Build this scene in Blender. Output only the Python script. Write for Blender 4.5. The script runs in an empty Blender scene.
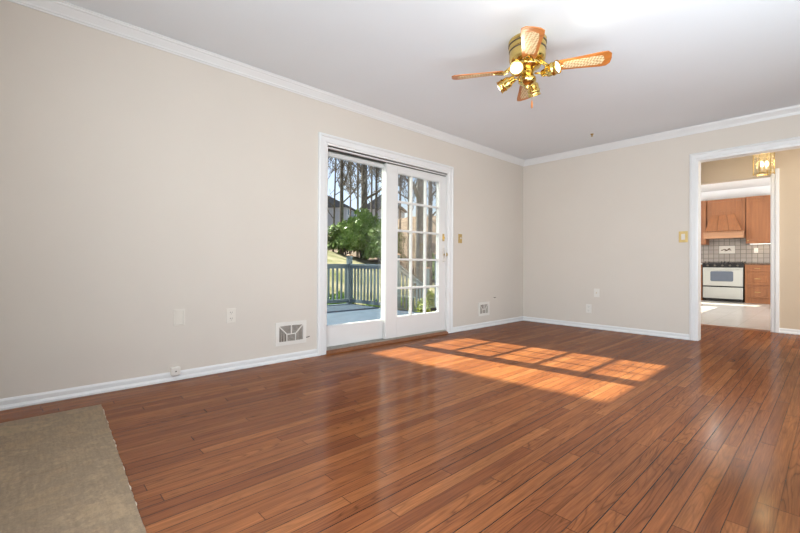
import bpy, bmesh, math, random
from mathutils import Vector, Matrix
C = bpy.context.scene.collection
SC = bpy.context.scene
R = math.radians

# ------------------------------------------------------------------ camera
cam = bpy.data.cameras.new('camera'); cam_o = bpy.data.objects.new('camera', cam); C.objects.link(cam_o)
YAW, PITCH, ROLL = 0.82664, 0.00674, 0.00626
def basis(yaw, pitch, roll):
    cy, sy = math.cos(yaw), math.sin(yaw)
    d = Vector((-sy, cy, 0)); r = Vector((cy, sy, 0)); u = Vector((0, 0, 1))
    d2 = d*math.cos(pitch)+u*math.sin(pitch); u2 = -d*math.sin(pitch)+u*math.cos(pitch)
    return d2, r*math.cos(roll)+u2*math.sin(roll), -r*math.sin(roll)+u2*math.cos(roll)
d_, r_, u_ = basis(YAW, PITCH, ROLL)
cam_o.matrix_world = Matrix(((r_.x, u_.x, -d_.x, 3.2418), (r_.y, u_.y, -d_.y, 0.0), (r_.z, u_.z, -d_.z, 0.8505), (0, 0, 0, 1)))
cam.sensor_width = 36; cam.lens = 404.04*36/800
cam.shift_x = (400-395.78)/800; cam.shift_y = (261.26-266.5)/800
cam.clip_start = 0.05; cam.clip_end = 500
SC.camera = cam_o

# ------------------------------------------------------------------ colour management
SC.view_settings.view_transform = 'Standard'; SC.view_settings.look = 'None'
SC.view_settings.gamma = 1; SC.view_settings.use_curve_mapping = False
SC.view_settings.exposure = 0.06

# ------------------------------------------------------------------ world
W = bpy.data.worlds.new('sky'); SC.world = W; W.use_nodes = True
nt = W.node_tree; nt.nodes.clear()
wo = nt.nodes.new('ShaderNodeOutputWorld'); bg = nt.nodes.new('ShaderNodeBackground')
sky = nt.nodes.new('ShaderNodeTexSky'); sky.sky_type = 'NISHITA'; sky.sun_disc = False
sky.sun_elevation = R(38); sky.sun_rotation = R(-90-7.5); sky.altitude = 100; sky.air_density = 1.0; sky.dust_density = 1.5; sky.ozone_density = 1.0
bg.inputs['Strength'].default_value = 0.17
nt.links.new(sky.outputs[0], bg.inputs[0]); nt.links.new(bg.outputs[0], wo.inputs[0])

# ------------------------------------------------------------------ sun and added fill light
def light(name, kind, loc, direction, energy, color=(1, 1, 1), **kw):
    l = bpy.data.lights.new(name, kind); o = bpy.data.objects.new(name, l); C.objects.link(o)
    o.location = loc; o.rotation_euler = Vector(direction).to_track_quat('-Z', 'Y').to_euler()
    l.energy = energy; l.color = color
    for k, v in kw.items(): setattr(l, k, v)
    return o
light('sun', 'SUN', (-8, 0, 9), (2.36, 0.31, -1.865), 21, (0.96, 1.0, 0.82), angle=R(0.6))
# added fill lamps brightening the room from behind and beside the camera
light('room_fill_right', 'AREA', (3.80, 2.4, 1.25), (-0.62, 1.0, 0.24), 64, (0.86, 0.94, 1.0), shape='RECTANGLE', size=3.0, size_y=1.5)
light('room_fill_rear', 'AREA', (2.85, -0.40, 1.45), (-0.08, 1, 0.20), 108, (0.87, 0.945, 1.0), shape='RECTANGLE', size=1.5, size_y=1.3)
# added fill lamps for hall and kitchen; the kitchen pair lights its ceiling
light('hall_fill', 'AREA', (4.40, 6.45, 1.3), (-1, 0, 0), 38, (1.0, 0.96, 0.90), shape='RECTANGLE', size=1.2, size_y=1.8)
light('kitchen_fill_right', 'AREA', (4.10, 9.9, 1.5), (-1, 0.1, 0.8), 130, (1.0, 0.98, 0.95), shape='RECTANGLE', size=3.0, size_y=1.4)
light('kitchen_fill_left', 'AREA', (-0.55, 9.7, 1.6), (1, 0.1, 1.0), 110, (0.95, 0.98, 1.0), shape='RECTANGLE', size=2.4, size_y=1.0)

# ------------------------------------------------------------------ helpers
def tag(o, label=None, cat=None, group=None, kind=None):
    if label: o['label'] = label
    if cat: o['category'] = cat
    if group: o['group'] = group
    if kind: o['kind'] = kind
    return o
def thing(name, label, cat, loc=(0, 0, 0), rotz=0, group=None):
    o = bpy.data.objects.new(name, None); C.objects.link(o); o.empty_display_size = 0.05
    o.location = loc; o.rotation_euler = (0, 0, rotz)
    return tag(o, label, cat, group)
def obj(name, bm, m, parent=None, smooth=False, loc=None, bevel=0, seg=2):
    me = bpy.data.meshes.new(name); bmesh.ops.recalc_face_normals(bm, faces=bm.faces[:]) if len(bm.faces) else None
    bm.to_mesh(me); bm.free()
    ms = m if isinstance(m, (list, tuple)) else [m]
    for x in ms: me.materials.append(x)
    o = bpy.data.objects.new(name, me); C.objects.link(o)
    if smooth:
        for p in me.polygons: p.use_smooth = True
    if parent: o.parent = parent
    if loc: o.location = loc
    if bevel:
        b = o.modifiers.new('bevel', 'BEVEL'); b.width = bevel; b.segments = seg; b.limit_method = 'ANGLE'; b.angle_limit = R(40)
    return o
def B(): return bmesh.new()
def box(bm, x0, x1, y0, y1, z0, z1, mi=0, M=None):
    vs = [bm.verts.new((x, y, z)) for x in (x0, x1) for y in (y0, y1) for z in (z0, z1)]
    if M is not None:
        for v in vs: v.co = M @ v.co
    for f in ((0, 1, 3, 2), (4, 6, 7, 5), (0, 4, 5, 1), (2, 3, 7, 6), (0, 2, 6, 4), (1, 5, 7, 3)):
        fc = bm.faces.new([vs[i] for i in f]); fc.material_index = mi
    return vs
def frame_of(d):
    d = Vector(d).normalized(); a = Vector((0, 0, 1)) if abs(d.z) < .9 else Vector((1, 0, 0))
    x = d.cross(a).normalized(); y = d.cross(x).normalized(); return x, y, d
def tube(bm, pts, rad, n=8, cap=True):
    pts = [Vector(p) for p in pts]; rs = rad if isinstance(rad, (list, tuple)) else [rad]*len(pts)
    rings = []; px = None
    for i, p in enumerate(pts):
        d = (pts[min(i+1, len(pts)-1)]-pts[max(i-1, 0)])
        x, y, d = frame_of(d)
        if px is not None:
            x = (px - d*px.dot(d)); x = x.normalized() if x.length > 1e-6 else frame_of(d)[0]; y = d.cross(x)
        px = x
        rings.append([bm.verts.new(p+(x*math.cos(2*math.pi*k/n)+y*math.sin(2*math.pi*k/n))*rs[i]) for k in range(n)])
    for a, b in zip(rings, rings[1:]):
        for k in range(n): bm.faces.new((a[k], a[(k+1) % n], b[(k+1) % n], b[k]))
    if cap: bm.faces.new(rings[0][::-1]); bm.faces.new(rings[-1])
def lathe(bm, prof, origin=(0, 0, 0), axis=(0, 0, 1), n=32):
    # prof: list of (radius, distance along axis)
    x, y, d = frame_of(axis); o = Vector(origin); rings = []
    for r, h in prof:
        if r < 1e-5: rings.append([bm.verts.new(o+d*h)])
        else: rings.append([bm.verts.new(o+d*h+(x*math.cos(2*math.pi*k/n)+y*math.sin(2*math.pi*k/n))*r) for k in range(n)])
    for a, b in zip(rings, rings[1:]):
        for k in range(n):
            if len(a) == 1 and len(b) == 1: continue
            if len(a) == 1: bm.faces.new((a[0], b[k], b[(k+1) % n]))
            elif len(b) == 1: bm.faces.new((a[k], a[(k+1) % n], b[0]))
            else: bm.faces.new((a[k], a[(k+1) % n], b[(k+1) % n], b[k]))
def prism(bm, prof, fn, a, b, mi=0):
    # prof: 2D points; fn(u, v, t) -> 3D; extruded from t=a to t=b
    A = [bm.verts.new(fn(u, v, a)) for u, v in prof]; Bv = [bm.verts.new(fn(u, v, b)) for u, v in prof]
    n = len(prof)
    for i in range(n): bm.faces.new((A[i], A[(i+1) % n], Bv[(i+1) % n], Bv[i])).material_index = mi
    bm.faces.new(A[::-1]).material_index = mi; bm.faces.new(Bv).material_index = mi
def struct(name, bm, m, **k): return tag(obj(name, bm, m, **k), kind='structure')

# ------------------------------------------------------------------ materials
def mat(name):
    m = bpy.data.materials.new(name); m.use_nodes = True
    return m, m.node_tree, m.node_tree.nodes['Principled BSDF']
def N(t, typ, **k):
    n = t.nodes.new(typ)
    for a, v in k.items(): setattr(n, a, v)
    return n
def math_(t, op, a, b=None, c=None):
    n = N(t, 'ShaderNodeMath', operation=op)
    for i, v in enumerate((a, b, c)):
        if v is None: continue
        if hasattr(v, 'is_linked') or hasattr(v, 'node'): t.links.new(v, n.inputs[i])
        else: n.inputs[i].default_value = v
    return n.outputs[0]
def ramp(t, fac, stops, interp='LINEAR'):
    n = N(t, 'ShaderNodeValToRGB'); n.color_ramp.interpolation = interp
    e = n.color_ramp.elements
    while len(e) < len(stops): e.new(0.5)
    for el, (p, c) in zip(e, stops): el.position = p; el.color = (*c, 1)
    t.links.new(fac, n.inputs[0]); return n.outputs[0]
def noise(t, vec, scale, detail=3, rough=.5, dist=0.):
    n = N(t, 'ShaderNodeTexNoise'); n.inputs['Scale'].default_value = scale; n.inputs['Detail'].default_value = detail
    n.inputs['Roughness'].default_value = rough; n.inputs['Distortion'].default_value = dist
    if vec is not None: t.links.new(vec, n.inputs['Vector'])
    return n.outputs['Fac']
def pos(t): return N(t, 'ShaderNodeNewGeometry').outputs['Position']
def objc(t): return N(t, 'ShaderNodeTexCoord').outputs['Object']
def bump(t, b, h, strength, dist=.002):
    n = N(t, 'ShaderNodeBump'); n.inputs['Strength'].default_value = strength; n.inputs['Distance'].default_value = dist
    t.links.new(h, n.inputs['Height']); t.links.new(n.outputs[0], b.inputs['Normal'])
def simple(name, c, rough=.5, metal=0, vary=.04, scale=8, spec=.5, bmp=0, bscale=200, emit=None, es=0, coat=0):
    m, t, b = mat(name)
    p = objc(t); f = noise(t, p, scale, 4)
    lo = tuple(max(0, x*(1-vary)) for x in c); hi = tuple(min(1, x*(1+vary)) for x in c)
    t.links.new(ramp(t, f, [(.3, lo), (.7, hi)]), b.inputs['Base Color'])
    b.inputs['Roughness'].default_value = rough; b.inputs['Metallic'].default_value = metal
    b.inputs['Specular IOR Level'].default_value = spec; b.inputs['Coat Weight'].default_value = coat
    if bmp: bump(t, b, noise(t, p, bscale, 3), bmp, .001)
    if emit: b.inputs['Emission Color'].default_value = (*emit, 1); b.inputs['Emission Strength'].default_value = es
    return m
M = {}
M['wall'] = simple('beige_wall_paint', (.64, .585, .522), .75, vary=.012, scale=2, bmp=.12, bscale=350, spec=.25)
M['hallwall'] = simple('tan_wall_paint', (.56, .46, .345), .75, vary=.012, scale=2, bmp=.1, bscale=350, spec=.25)
M['kitwall'] = simple('white_kitchen_paint', (.88, .88, .88), .7, vary=.01, scale=2)
M['ceiling'] = simple('white_ceiling_paint', (.75, .785, .82), .9, vary=.012, scale=1.5, spec=.1)
M['trim'] = simple('white_trim_paint', (.72, .722, .718), .35, vary=.012, scale=5)
M['door_white'] = simple('white_door_paint', (.70, .695, .68), .38, vary=.015, scale=5)
M['plate'] = simple('ivory_plastic', (.70, .65, .58), .4, vary=.01)
M['plate_white'] = simple('white_plastic', (.72, .69, .64), .35, vary=.01)
M['dark'] = simple('dark_slot', (.02, .018, .016), .6)
M['grille_dark'] = simple('grille_dark_metal', (.13, .11, .09), .5, metal=.6)
M['louvre'] = simple('grey_louvre_metal', (.50, .46, .41), .5)
M['brass'] = simple('polished_brass', (.76, .56, .19), .17, metal=1, vary=.10, scale=14)
M['brass_dull'] = simple('aged_brass', (.55, .40, .17), .35, metal=.9, vary=.1, scale=20)
M['alu'] = simple('aluminium_track', (.42, .41, .38), .45, metal=.6, vary=.12, scale=40)
M['black'] = simple('black_enamel', (.015, .015, .017), .25)
M['steel'] = simple('range_steel', (.50, .495, .46), .35, metal=.15, vary=.04, scale=3)
M['ovenglass'] = simple('oven_window_glass', (.12, .14, .18), .08)
M['granite'] = simple('brown_granite', (.12, .075, .05), .15, vary=.7, scale=60)
M['bronze_cap'] = simple('copper_post_cap', (.30, .18, .12), .45, metal=.3, vary=.1)

def wood_floor():
    m, t, b = mat('oak_strip_floor')
    s = N(t, 'ShaderNodeSeparateXYZ'); t.links.new(pos(t), s.inputs[0]); X, Y = s.outputs[0], s.outputs[1]
    bx = math_(t, 'DIVIDE', math_(t, 'ADD', X, 20.0), .0572); ix = math_(t, 'FLOOR', bx); fx = math_(t, 'FRACT', bx)
    wn = N(t, 'ShaderNodeTexWhiteNoise', noise_dimensions='1D'); t.links.new(ix, wn.inputs['W'])
    rx = wn.outputs['Value']
    ln = math_(t, 'ADD', math_(t, 'MULTIPLY', math_(t, 'FRACT', math_(t, 'MULTIPLY', rx, 7.31)), .9), .8)
    by = math_(t, 'DIVIDE', math_(t, 'ADD', math_(t, 'ADD', Y, 20.0), math_(t, 'MULTIPLY', rx, 3.0)), ln)
    iy = math_(t, 'FLOOR', by); fy = math_(t, 'FRACT', by)
    cb = N(t, 'ShaderNodeCombineXYZ'); t.links.new(ix, cb.inputs[0]); t.links.new(iy, cb.inputs[1])
    w2 = N(t, 'ShaderNodeTexWhiteNoise', noise_dimensions='2D'); t.links.new(cb.outputs[0], w2.inputs['Vector'])
    rb = w2.outputs['Value']
    # grain coordinates differ from board to board
    gx = math_(t, 'ADD', X, math_(t, 'MULTIPLY', rb, 31.0)); gy = math_(t, 'ADD', Y, math_(t, 'MULTIPLY', rb, 57.0))
    g1 = N(t, 'ShaderNodeCombineXYZ'); t.links.new(math_(t, 'MULTIPLY', gx, 150.), g1.inputs[0]); t.links.new(math_(t, 'MULTIPLY', gy, 5.), g1.inputs[1])
    fine = noise(t, g1.outputs[0], 1, 4, .6)
    g2 = N(t, 'ShaderNodeCombineXYZ'); t.links.new(math_(t, 'MULTIPLY', gx, 13.), g2.inputs[0]); t.links.new(math_(t, 'MULTIPLY', gy, 1.15), g2.inputs[1])
    cont = noise(t, g2.outputs[0], 1, 1.5, .4, .15)
    rings = math_(t, 'ABSOLUTE', math_(t, 'SINE', math_(t, 'MULTIPLY', cont, 62.)))
    ringm = math_(t, 'POWER', math_(t, 'SUBTRACT', 1.0, rings), 2.2)
    base = ramp(t, rb, [(0, (.165, .050, .0165)), (.25, (.195, .061, .0195)), (.6, (.218, .071, .0225)), (.85, (.24, .081, .026)), (1, (.28, .100, .033))])
    gm = N(t, 'ShaderNodeMix', data_type='RGBA', blend_type='MULTIPLY'); gm.inputs['Factor'].default_value = 1
    t.links.new(base, gm.inputs['A'])
    g3 = N(t, 'ShaderNodeCombineXYZ'); t.links.new(math_(t, 'MULTIPLY', gx, 60.), g3.inputs[0]); t.links.new(math_(t, 'MULTIPLY', gy, 2.2), g3.inputs[1])
    mid = noise(t, g3.outputs[0], 1, 3, .6, .6)
    gf = math_(t, 'MULTIPLY', math_(t, 'ADD', math_(t, 'ADD', math_(t, 'MULTIPLY', fine, 1.15), math_(t, 'MULTIPLY', mid, 1.0)), -.07), math_(t, 'SUBTRACT', 1.0, math_(t, 'MULTIPLY', math_(t, 'MULTIPLY', ringm, .5), math_(t, 'FRACT', math_(t, 'MULTIPLY', rb, 3.7)))))
    blot = noise(t, pos(t), 1.7, 3)
    gf = math_(t, 'MULTIPLY', gf, math_(t, 'ADD', math_(t, 'MULTIPLY', blot, .3), .85))
    # joints
    jx = math_(t, 'LESS_THAN', math_(t, 'MINIMUM', fx, math_(t, 'SUBTRACT', 1.0, fx)), .030)
    jw = math_(t, 'ADD', .42, math_(t, 'MULTIPLY', math_(t, 'GREATER_THAN', math_(t, 'FRACT', math_(t, 'MULTIPLY', rx, 13.7)), .45), .5))
    jy = math_(t, 'MULTIPLY', math_(t, 'LESS_THAN', math_(t, 'MULTIPLY', math_(t, 'MINIMUM', fy, math_(t, 'SUBTRACT', 1.0, fy)), ln), .0018), .6)
    j = math_(t, 'MAXIMUM', math_(t, 'MULTIPLY', jx, jw), jy)
    gf = math_(t, 'MULTIPLY', gf, math_(t, 'SUBTRACT', 1.0, j))
    cc = N(t, 'ShaderNodeCombineColor');
    for i in range(3): t.links.new(gf, cc.inputs[i])
    t.links.new(cc.outputs[0], gm.inputs['B']); t.links.new(gm.outputs['Result'], b.inputs['Base Color'])
    t.links.new(math_(t, 'ADD', math_(t, 'MULTIPLY', fine, .08), .12), b.inputs['Roughness'])
    b.inputs['Specular IOR Level'].default_value = 0
    out = t.nodes['Material Output']; gl = N(t, 'ShaderNodeBsdfGlossy'); mxs = N(t, 'ShaderNodeMixShader'); lw = N(t, 'ShaderNodeLayerWeight'); lw.inputs['Blend'].default_value = .5
    t.links.new(math_(t, 'ADD', math_(t, 'MULTIPLY', math_(t, 'POWER', lw.outputs['Facing'], 3.0), .20), .06), mxs.inputs[0])
    t.links.new(math_(t, 'ADD', math_(t, 'MULTIPLY', fine, .08), .11), gl.inputs['Roughness'])
    t.links.new(b.outputs[0], mxs.inputs[1]); t.links.new(gl.outputs[0], mxs.inputs[2]); t.links.new(mxs.outputs[0], out.inputs[0])
    h = math_(t, 'SUBTRACT', math_(t, 'MULTIPLY', fine, .25), math_(t, 'MULTIPLY', j, .6))
    bump(t, b, h, .16, .0012); t.links.new(b.inputs['Normal'].links[0].from_socket, gl.inputs['Normal'])
    return m
M['floor'] = wood_floor()

def cabinet_wood(name, c, ax='z'):
    m, t, b = mat(name)
    mp = N(t, 'ShaderNodeMapping'); t.links.new(pos(t), mp.inputs[0])
    mp.inputs['Scale'].default_value = (30, 30, 1.5) if ax == 'z' else (2, 30, 30)
    f = noise(t, mp.outputs[0], 1, 4, .6, .3)
    t.links.new(ramp(t, f, [(.25, tuple(x*.72 for x in c)), (.75, tuple(min(1, x*1.2) for x in c))]), b.inputs['Base Color'])
    b.inputs['Roughness'].default_value = .35
    return m
M['maple'] = cabinet_wood('honey_maple', (.30, .112, .040))
M['maple_light'] = cabinet_wood('pale_maple', (.40, .20, .105), 'x')
M['oak_sill'] = cabinet_wood('oak_threshold', (.22, .088, .038), 'x')
M['blade_wood'] = cabinet_wood('orange_blade_wood', (.50, .17, .035), 'x')

def brick_tiles(name, c1, c2, mortar, w, h, plane, mort=.008, rough=.3, off=0.):
    m, t, b = mat(name)
    s = N(t, 'ShaderNodeSeparateXYZ'); t.links.new(pos(t), s.inputs[0]); cb = N(t, 'ShaderNodeCombineXYZ')
    i, j = {'xy': (0, 1), 'xz': (0, 2), 'yz': (1, 2)}[plane]
    t.links.new(s.outputs[i], cb.inputs[0]); t.links.new(s.outputs[j], cb.inputs[1])
    k = N(t, 'ShaderNodeTexBrick'); k.offset = off; t.links.new(cb.outputs[0], k.inputs['Vector'])
    k.inputs['Scale'].default_value = 1; k.inputs['Brick Width'].default_value = w; k.inputs['Row Height'].default_value = h
    k.inputs['Mortar Size'].default_value = mort; k.inputs['Color1'].default_value = (*c1, 1); k.inputs['Color2'].default_value = (*c2, 1); k.inputs['Mortar'].default_value = (*mortar, 1)
    k.inputs['Mortar Smooth'].default_value = .1
    t.links.new(k.outputs['Color'], b.inputs['Base Color']); b.inputs['Roughness'].default_value = rough
    return m
M['backsplash'] = brick_tiles('backsplash_tile', (.42, .36, .31), (.34, .295, .26), (.15, .13, .115), .105, .105, 'xz', .006)
M['kfloor'] = brick_tiles('kitchen_floor_tile', (.50, .465, .43), (.47, .435, .405), (.42, .39, .36), .33, .33, 'xy', .006, .25)
M['siding'] = brick_tiles('grey_clapboard', (.55, .57, .60), (.52, .54, .58), (.30, .32, .35), 30, .22, 'yz', .02, .7)

def cane():
    m, t, b = mat('woven_cane')
    ck = N(t, 'ShaderNodeTexChecker'); ck.inputs['Scale'].default_value = 75
    ck.inputs['Color1'].default_value = (.80, .62, .38, 1); ck.inputs['Color2'].default_value = (.46, .30, .14, 1)
    t.links.new(objc(t), ck.inputs['Vector']); t.links.new(ck.outputs[0], b.inputs['Base Color']); b.inputs['Roughness'].default_value = .6
    return m
M['cane'] = cane()

def glass(name='clear_glass', tint=(1, 1, 1), gl=1.0):
    m = bpy.data.materials.new(name); m.use_nodes = True; t = m.node_tree; t.nodes.clear()
    o = N(t, 'ShaderNodeOutputMaterial'); mx = N(t, 'ShaderNodeMixShader'); tr = N(t, 'ShaderNodeBsdfTransparent'); g = N(t, 'ShaderNodeBsdfGlossy')
    tr.inputs[0].default_value = (*tint, 1); g.inputs['Roughness'].default_value = .02
    fr = N(t, 'ShaderNodeFresnel'); fr.inputs[0].default_value = 1.45
    t.links.new(math_(t, 'MULTIPLY', fr.outputs[0], gl), mx.inputs[0]); t.links.new(tr.outputs[0], mx.inputs[1]); t.links.new(g.outputs[0], mx.inputs[2])
    t.links.new(mx.outputs[0], o.inputs[0]); return m
M['glass'] = glass(gl=.3)
def seeded():
    m = glass('pale_amber_seeded_glass', (1.0, .95, .80), .6); t = m.node_tree
    o = t.nodes['Material Output']; mx0 = o.inputs[0].links[0].from_node
    d = N(t, 'ShaderNodeBsdfTranslucent'); d.inputs[0].default_value = (.95, .85, .62, 1); mx = N(t, 'ShaderNodeMixShader')
    t.links.new(math_(t, 'MULTIPLY', math_(t, 'ADD', noise(t, objc(t), 60, 2), -.4), .6), mx.inputs[0]); t.links.new(mx0.outputs[0], mx.inputs[1]); t.links.new(d.outputs[0], mx.inputs[2]); t.links.new(mx.outputs[0], o.inputs[0]); return m
M['amberglass'] = seeded()

def emit(name, c, s):
    m = bpy.data.materials.new(name); m.use_nodes = True; t = m.node_tree; b = t.nodes['Principled BSDF']
    b.inputs['Base Color'].default_value = (.8, .8, .8, 1); b.inputs['Emission Color'].default_value = (*c, 1); b.inputs['Emission Strength'].default_value = s
    return m
M['bulb'] = emit('lit_bulb', (1.0, .90, .70), 7.0)
M['bulb_lantern'] = emit('lit_lantern_bulb', (1.0, .90, .68), 3.5)
M['downlight'] = emit('lit_downlight', (1.0, .95, .86), 1.5)

def stone():
    m, t, b = mat('worn_hearth_stone')
    p = pos(t); a = noise(t, p, 3.4, 8, .72, .2); c = noise(t, p, 90, 5, .8)
    mp = N(t, 'ShaderNodeMapping'); mp.inputs['Scale'].default_value = (9, 70, 1); mp.inputs['Rotation'].default_value = (0, 0, .25); t.links.new(p, mp.inputs[0])
    s = noise(t, mp.outputs[0], 1, 4, .6)
    base = ramp(t, a, [(.3, (.17, .12, .085)), (.42, (.29, .205, .125)), (.5, (.23, .17, .112)), (.6, (.33, .235, .145)), (.72, (.215, .18, .11))])
    mx = N(t, 'ShaderNodeMix', data_type='RGBA', blend_type='MULTIPLY'); mx.inputs['Factor'].default_value = 1
    v = math_(t, 'ADD', math_(t, 'ADD', math_(t, 'MULTIPLY', c, .7), math_(t, 'MULTIPLY', s, .6)), .37)
    cc = N(t, 'ShaderNodeCombineColor')
    for i in range(3): t.links.new(v, cc.inputs[i])
    t.links.new(base, mx.inputs['A']); t.links.new(cc.outputs[0], mx.inputs['B']); t.links.new(mx.outputs['Result'], b.inputs['Base Color'])
    b.inputs['Roughness'].default_value = .85; bump(t, b, v, .4, .002); return m
M['stone'] = stone()
M['mortar'] = simple('pale_mortar', (.50, .42, .32), .9, vary=.25, scale=50)

def ground_mat(name, cols, s1, s2=30, rough=.95):
    m, t, b = mat(name); p = pos(t)
    a = noise(t, p, s1, 5, .6); c = noise(t, p, s2, 4, .7)
    f = math_(t, 'ADD', math_(t, 'MULTIPLY', a, .7), math_(t, 'MULTIPLY', c, .3))
    t.links.new(ramp(t, f, [(.3+.4*i/(len(cols)-1), x) for i, x in enumerate(cols)]), b.inputs['Base Color'])
    b.inputs['Roughness'].default_value = rough; b.inputs['Specular IOR Level'].default_value = .1; return m
M['lawn'] = ground_mat('dormant_lawn', [(.08, .11, .03), (.19, .18, .085), (.30, .26, .165), (.37, .325, .22)], .9, 9)
M['leaf_litter'] = ground_mat('leaf_litter', [(.06, .042, .032), (.15, .105, .08), (.26, .195, .155)], 1.6, 9)
M['bark'] = ground_mat('grey_bark', [(.07, .06, .055), (.14, .122, .11), (.24, .21, .19)], 9, 50)
M['bark_light'] = ground_mat('pale_bark', [(.15, .135, .125), (.24, .22, .20), (.32, .29, .27)], 7, 40)
M['leaf'] = ground_mat('rhododendron_leaf', [(.05, .11, .02), (.17, .27, .06), (.42, .48, .22)], 5, 20, .4)
M['leaf_yellow'] = ground_mat('yellow_green_leaf', [(.10, .15, .012), (.20, .25, .02), (.30, .34, .05)], 6, 20, .5)
def deck_mat():
    m, t, b = mat('grey_blue_deck_boards')
    s = N(t, 'ShaderNodeSeparateXYZ'); t.links.new(pos(t), s.inputs[0])
    f = math_(t, 'FRACT', math_(t, 'DIVIDE', s.outputs[0], .14)); g = math_(t, 'GREATER_THAN', f, .045)
    c = ramp(t, noise(t, pos(t), 6, 4), [(.3, (.026, .048, .085)), (.7, (.044, .070, .115))])
    mx = N(t, 'ShaderNodeMix', data_type='RGBA'); t.links.new(g, mx.inputs['Factor']); mx.inputs['A'].default_value = (.02, .025, .03, 1)
    t.links.new(c, mx.inputs['B']); t.links.new(mx.outputs['Result'], b.inputs['Base Color']); b.inputs['Roughness'].default_value = .8; b.inputs['Specular IOR Level'].default_value = .2; return m
M['deck'] = deck_mat()
M['rail'] = simple('blue_grey_rail_paint', (.10, .142, .18), .6, vary=.12, scale=6)
M['roof'] = simple('grey_shingles', (.12, .13, .15), .9, vary=.2, scale=3)
M['ext'] = simple('exterior_siding', (.25, .25, .24), .8)
M['pane_dark'] = simple('far_window_glass', (.06, .08, .11), .1)

# ------------------------------------------------------------------ room geometry numbers
L = 5.64; HC = 2.44; XR = 3.86; YB = -0.45; WT = 0.15
S0, S1, SZ = 2.10, 3.848, 1.955         # slider opening y range / top
D0, D1, DZ = 2.184, 3.316, 2.056          # cased opening in the back wall
Y2, Y2b = 7.14, 7.26
H0, H1, HZ = 1.75, 2.690, 2.03          # opening to the kitchen
KH = 2.76; KX0, KX1, KY1 = -0.60, 4.20, 12.94
# floor: wood in room and hall
bm = B(); box(bm, -WT, XR, YB, L+.0, -.12, 0); box(bm, D0-1.2, 4.6, L, 7.17, -.12, 0); struct('floor', bm, M['floor'])
bm = B(); box(bm, KX0, KX1, 7.17, KY1, -.12, .002); struct('floor_kitchen', bm, M['kfloor'])
# ceiling (ceiling slab thick enough to keep the sun out)
bm = B(); box(bm, -WT, XR+.1, YB-.1, L+.06, HC, HC+.35); struct('ceiling', bm, M['ceiling'])
bm = B(); box(bm, .95, 4.7, L+.06, Y2, HC, HC+.35); struct('ceiling_hall', bm, M['ceiling'])
bm = B(); box(bm, KX0-.1, KX1+.1, Y2, KY1+.1, KH, KH+.2); struct('ceiling_kitchen', bm, M['kitwall'])
# left wall with the sliding door opening
bm = B()
box(bm, -WT, 0, YB-.1, S0, 0, HC); box(bm, -WT, 0, S1, L+.12, 0, HC); box(bm, -WT, 0, S0, S1, SZ, HC)
struct('wall_left', bm, M['wall'])
# back wall
bm = B()
box(bm, 0, D0, L, L+.12, 0, HC); box(bm, D1, XR, L, L+.12, 0, HC); box(bm, D0, D1, L, L+.12, DZ, HC)
struct('wall_back', bm, M['wall'])
# right wall with an unseen window added for the right fill lamp
RW = (.85, 3.95, .5, 2.12)
bm = B(); box(bm, XR, XR+.12, YB-.1, RW[0], 0, HC); box(bm, XR, XR+.12, RW[1], L+.12, 0, HC); box(bm, XR, XR+.12, RW[0], RW[1], 0, RW[2]); box(bm, XR, XR+.12, RW[0], RW[1], RW[3], HC)
struct('wall_right', bm, M['wall'])
FW = (2.05, 3.65, .75, 2.12)  # gap for the unseen window added at the rear fill lamp
bm = B(); box(bm, 0, FW[0], YB-.12, YB, 0, HC); box(bm, FW[1], XR, YB-.12, YB, 0, HC); box(bm, FW[0], FW[1], YB-.12, YB, 0, FW[2]); box(bm, FW[0], FW[1], YB-.12, YB, FW[3], HC)
struct('wall_front', bm, M['wall'])
def plain_window(name, axis, a0, a1, z0, z1, at, n):
    bm = B(); w = .05
    def bb(a, b, c, d):
        if axis == 'y': box(bm, at-.02, at+.02, a, b, c, d)
        else: box(bm, a, b, at-.02, at+.02, c, d)
    bb(a0, a1, z0, z0+w); bb(a0, a1, z1-w, z1); bb(a0, a0+w, z0+w, z1-w); bb(a1-w, a1, z0+w, z1-w)
    for i in range(1, n):
        c = a0+(a1-a0)*i/n; bb(c-.03, c+.03, z0+w, z1-w)
    wdw = struct(name, bm, M['trim'])
    bm = B()
    if axis == 'y': box(bm, at-.003, at+.003, a0+w, a1-w, z0+w, z1-w)
    else: box(bm, a0+w, a1-w, at-.003, at+.003, z0+w, z1-w)
    obj('window_glass', bm, M['glass'], wdw)
plain_window('window_1', 'y', RW[0], RW[1], RW[2], RW[3], XR+.06, 3)  # added, unseen window frames behind the two room fill lamps
plain_window('window_2', 'x', FW[0], FW[1], FW[2], FW[3], YB-.06, 2)

# hall walls
bm = B(); box(bm, H1, 4.6, Y2, Y2b, 0, HC+.5); box(bm, KX0, H0, Y2, Y2b, 0, HC+.5); box(bm, H0, H1, Y2, Y2b, HZ, HC+.5)
struct('wall_hall', bm, M['hallwall'])
bm = B(); box(bm, .95, 1.05, L+.12, Y2, 0, HC); struct('wall_hall_left', bm, M['hallwall'])
bm = B(); box(bm, 4.5, 4.6, L+.12, Y2, 0, HC); struct('wall_hall_right', bm, M['hallwall'])
# kitchen walls
bm = B(); box(bm, KX0, KX1, KY1, KY1+.12, 0, 1.0); box(bm, KX0, KX1, KY1, KY1+.12, 1.6, KH); box(bm, KX0, KX1, KY1, KY1+.12, 1.0, 1.6)
struct('wall_kitchen_back', bm, M['kitwall'])
bm = B(); box(bm, KX1, KX1+.1, Y2b, KY1+.1, 0, KH); struct('wall_kitchen_right', bm, M['kitwall'])
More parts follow.
